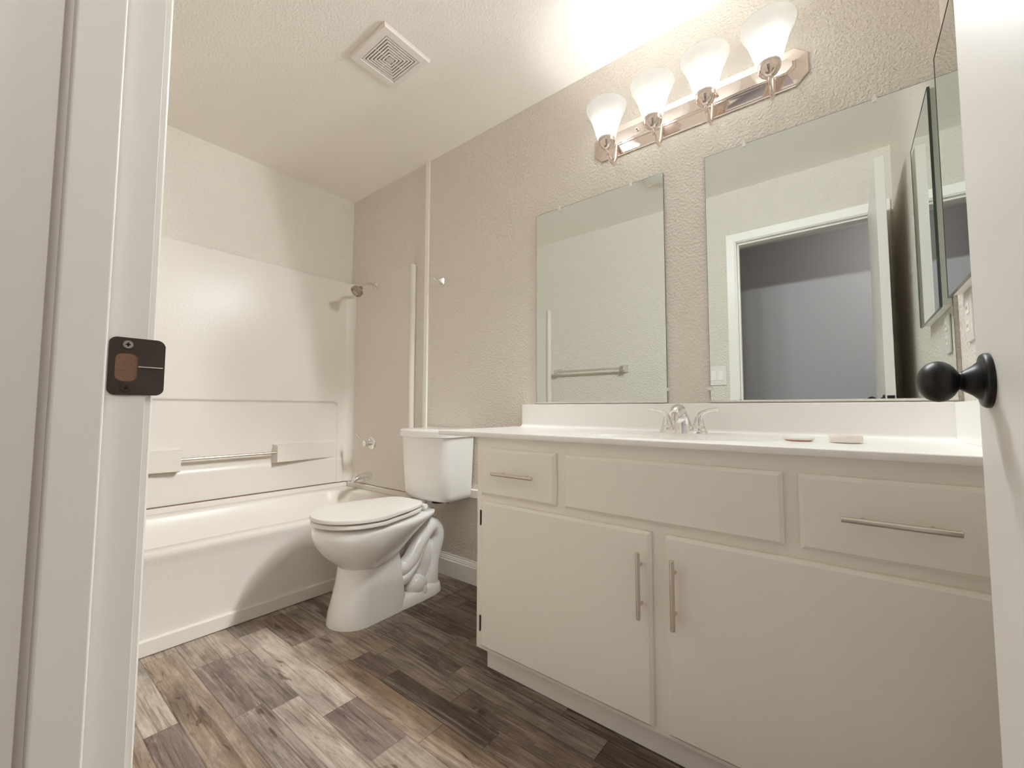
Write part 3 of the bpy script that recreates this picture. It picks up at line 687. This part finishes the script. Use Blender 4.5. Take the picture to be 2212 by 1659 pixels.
# ------------------------------------------------------------------ ceiling vent and dome light
VX0, VX1, VY0, VY1 = -1.623, -1.3685, .812, 1.0435
ve = thing('exhaust_vent', 'square white exhaust fan grille on the ceiling', 'vent', ((VX0+VX1)/2, (VY0+VY1)/2, HH))
cxv, cyv = (VX0+VX1)/2, (VY0+VY1)/2; hx_, hy_ = (VX1-VX0)/2, (VY1-VY0)/2
def sq(s, z, k=1.0): return [(cxv-hx_*s, cyv-hy_*s, z), (cxv+hx_*s, cyv-hy_*s, z), (cxv+hx_*s, cyv+hy_*s, z), (cxv-hx_*s, cyv+hy_*s, z)]
obj('cover', B().loft([sq(1.0, HH-.001), sq(1.0, HH-.012), sq(.965, HH-.017), sq(.74, HH-.0185), sq(.73, HH-.0155), sq(.705, HH-.0155)], cap0=True, cap1=False), m_vent, ve, ang=20)
obj('dark_interior', B().loft([sq(.72, HH-.0105), sq(.72, HH-.008)]), m_dark, ve, label='dark interior behind the slots')
gr = B()
s = .705; n = 7; step = .705/7.3
for i in range(n):
    so = .690-i*step; si = so-step*.60
    if si < .03: break
    for (x0, x1, y0, y1) in ((-so,so,-so,-si),(-so,so,si,so),(-so,-si,-si,si),(si,so,-si,si)):
        gr.box(cxv+x0*hx_, cxv+x1*hx_, cyv+y0*hy_, cyv+y1*hy_, HH-.0165, HH-.0125)
gr.box(cxv-.035*hx_*2, cxv+.035*hx_*2, cyv-.07*hy_, cyv+.07*hy_, HH-.0165, HH-.0125)
gr.box(cxv-.70*hx_, cxv+.70*hx_, cyv-.012*hy_, cyv+.012*hy_, HH-.0160, HH-.0125).box(cxv-.012*hx_, cxv+.012*hx_, cyv-.70*hy_, cyv+.70*hy_, HH-.0160, HH-.0125)
obj('grille', gr, m_vent, ve, smooth=False)
dl = thing('ceiling_dome_light', 'square based ceiling light with round glass dome, seen in the small mirror', 'ceiling light', (-.875, .57, HH))
obj('base_pan', B().box(-1.0, -.75, .445, .695, HH-.020, HH-.001), m_nickel, dl, bevel=.004)
obj('glass_dome', B().lathe([(.105,-.020),(.104,-.030),(.092,-.046),(.065,-.058),(.030,-.064),(.001,-.065)], (-.875, .57, HH), (0,0,1), 40), m_plastic, dl, ang=60)

# ------------------------------------------------------------------ robe hook, towel bar, switch
rh = thing('robe_hook', 'small chrome robe hook on the back wall right of the tub', 'hook', (-1.832, D, 1.660))
obj('hook_base', B().loft([[(-1.832+a*r, D-y, 1.660+c*r) for a, c in ((-1,-1),(1,-1),(1,1),(-1,1))] for r, y in ((.017,.0012),(.017,.006),(.010,.022),(.007,.026))]), m_chrome, rh, ang=20)
obj('hook_prong', B().sweep([(-1.832, D-.022, 1.660), (-1.836, D-.036, 1.655), (-1.840, D-.048, 1.660), (-1.842, D-.054, 1.672)], [.006,.0055,.0055,.0065], 14), m_chrome, rh)
tb = thing('towel_bar', 'clear towel bar with square chrome posts, seen in the small mirror', 'towel bar', (-1.68, .001, 1.24))
for x in (-1.985, -1.375):
    obj('post', B().loft([[(x+a*r, y, 1.24+c*r*1.1) for a, c in ((-1,-1),(1,-1),(1,1),(-1,1))] for r, y in ((.027,.0012),(.027,.008),(.018,.028),(.017,.066),(.013,.072))]), m_chrome, tb, ang=20)
obj('bar', B().box(-1.968, -1.392, .046, .062, 1.232, 1.248), m_acryl, tb, bevel=.002)
sw = thing('light_switch', 'white two-gang rocker switch beside the door frame, seen in the mirror', 'light switch', (-.697, .001, 1.15))
obj('cover_plate', B().box(-.756, -.638, .0012, .007, 1.083, 1.217), m_plastic, sw, bevel=.002)
for x in (-.720, -.674):
    obj('rocker', B().loft([[(x-.0165,.0065,1.117),(x+.0165,.0065,1.117),(x+.0165,.0065,1.183),(x-.0165,.0065,1.183)], [(x-.0155,.0105,1.118),(x+.0155,.0105,1.118),(x+.0155,.0075,1.182),(x-.0155,.0075,1.182)]]), m_white_trim, sw, smooth=False)
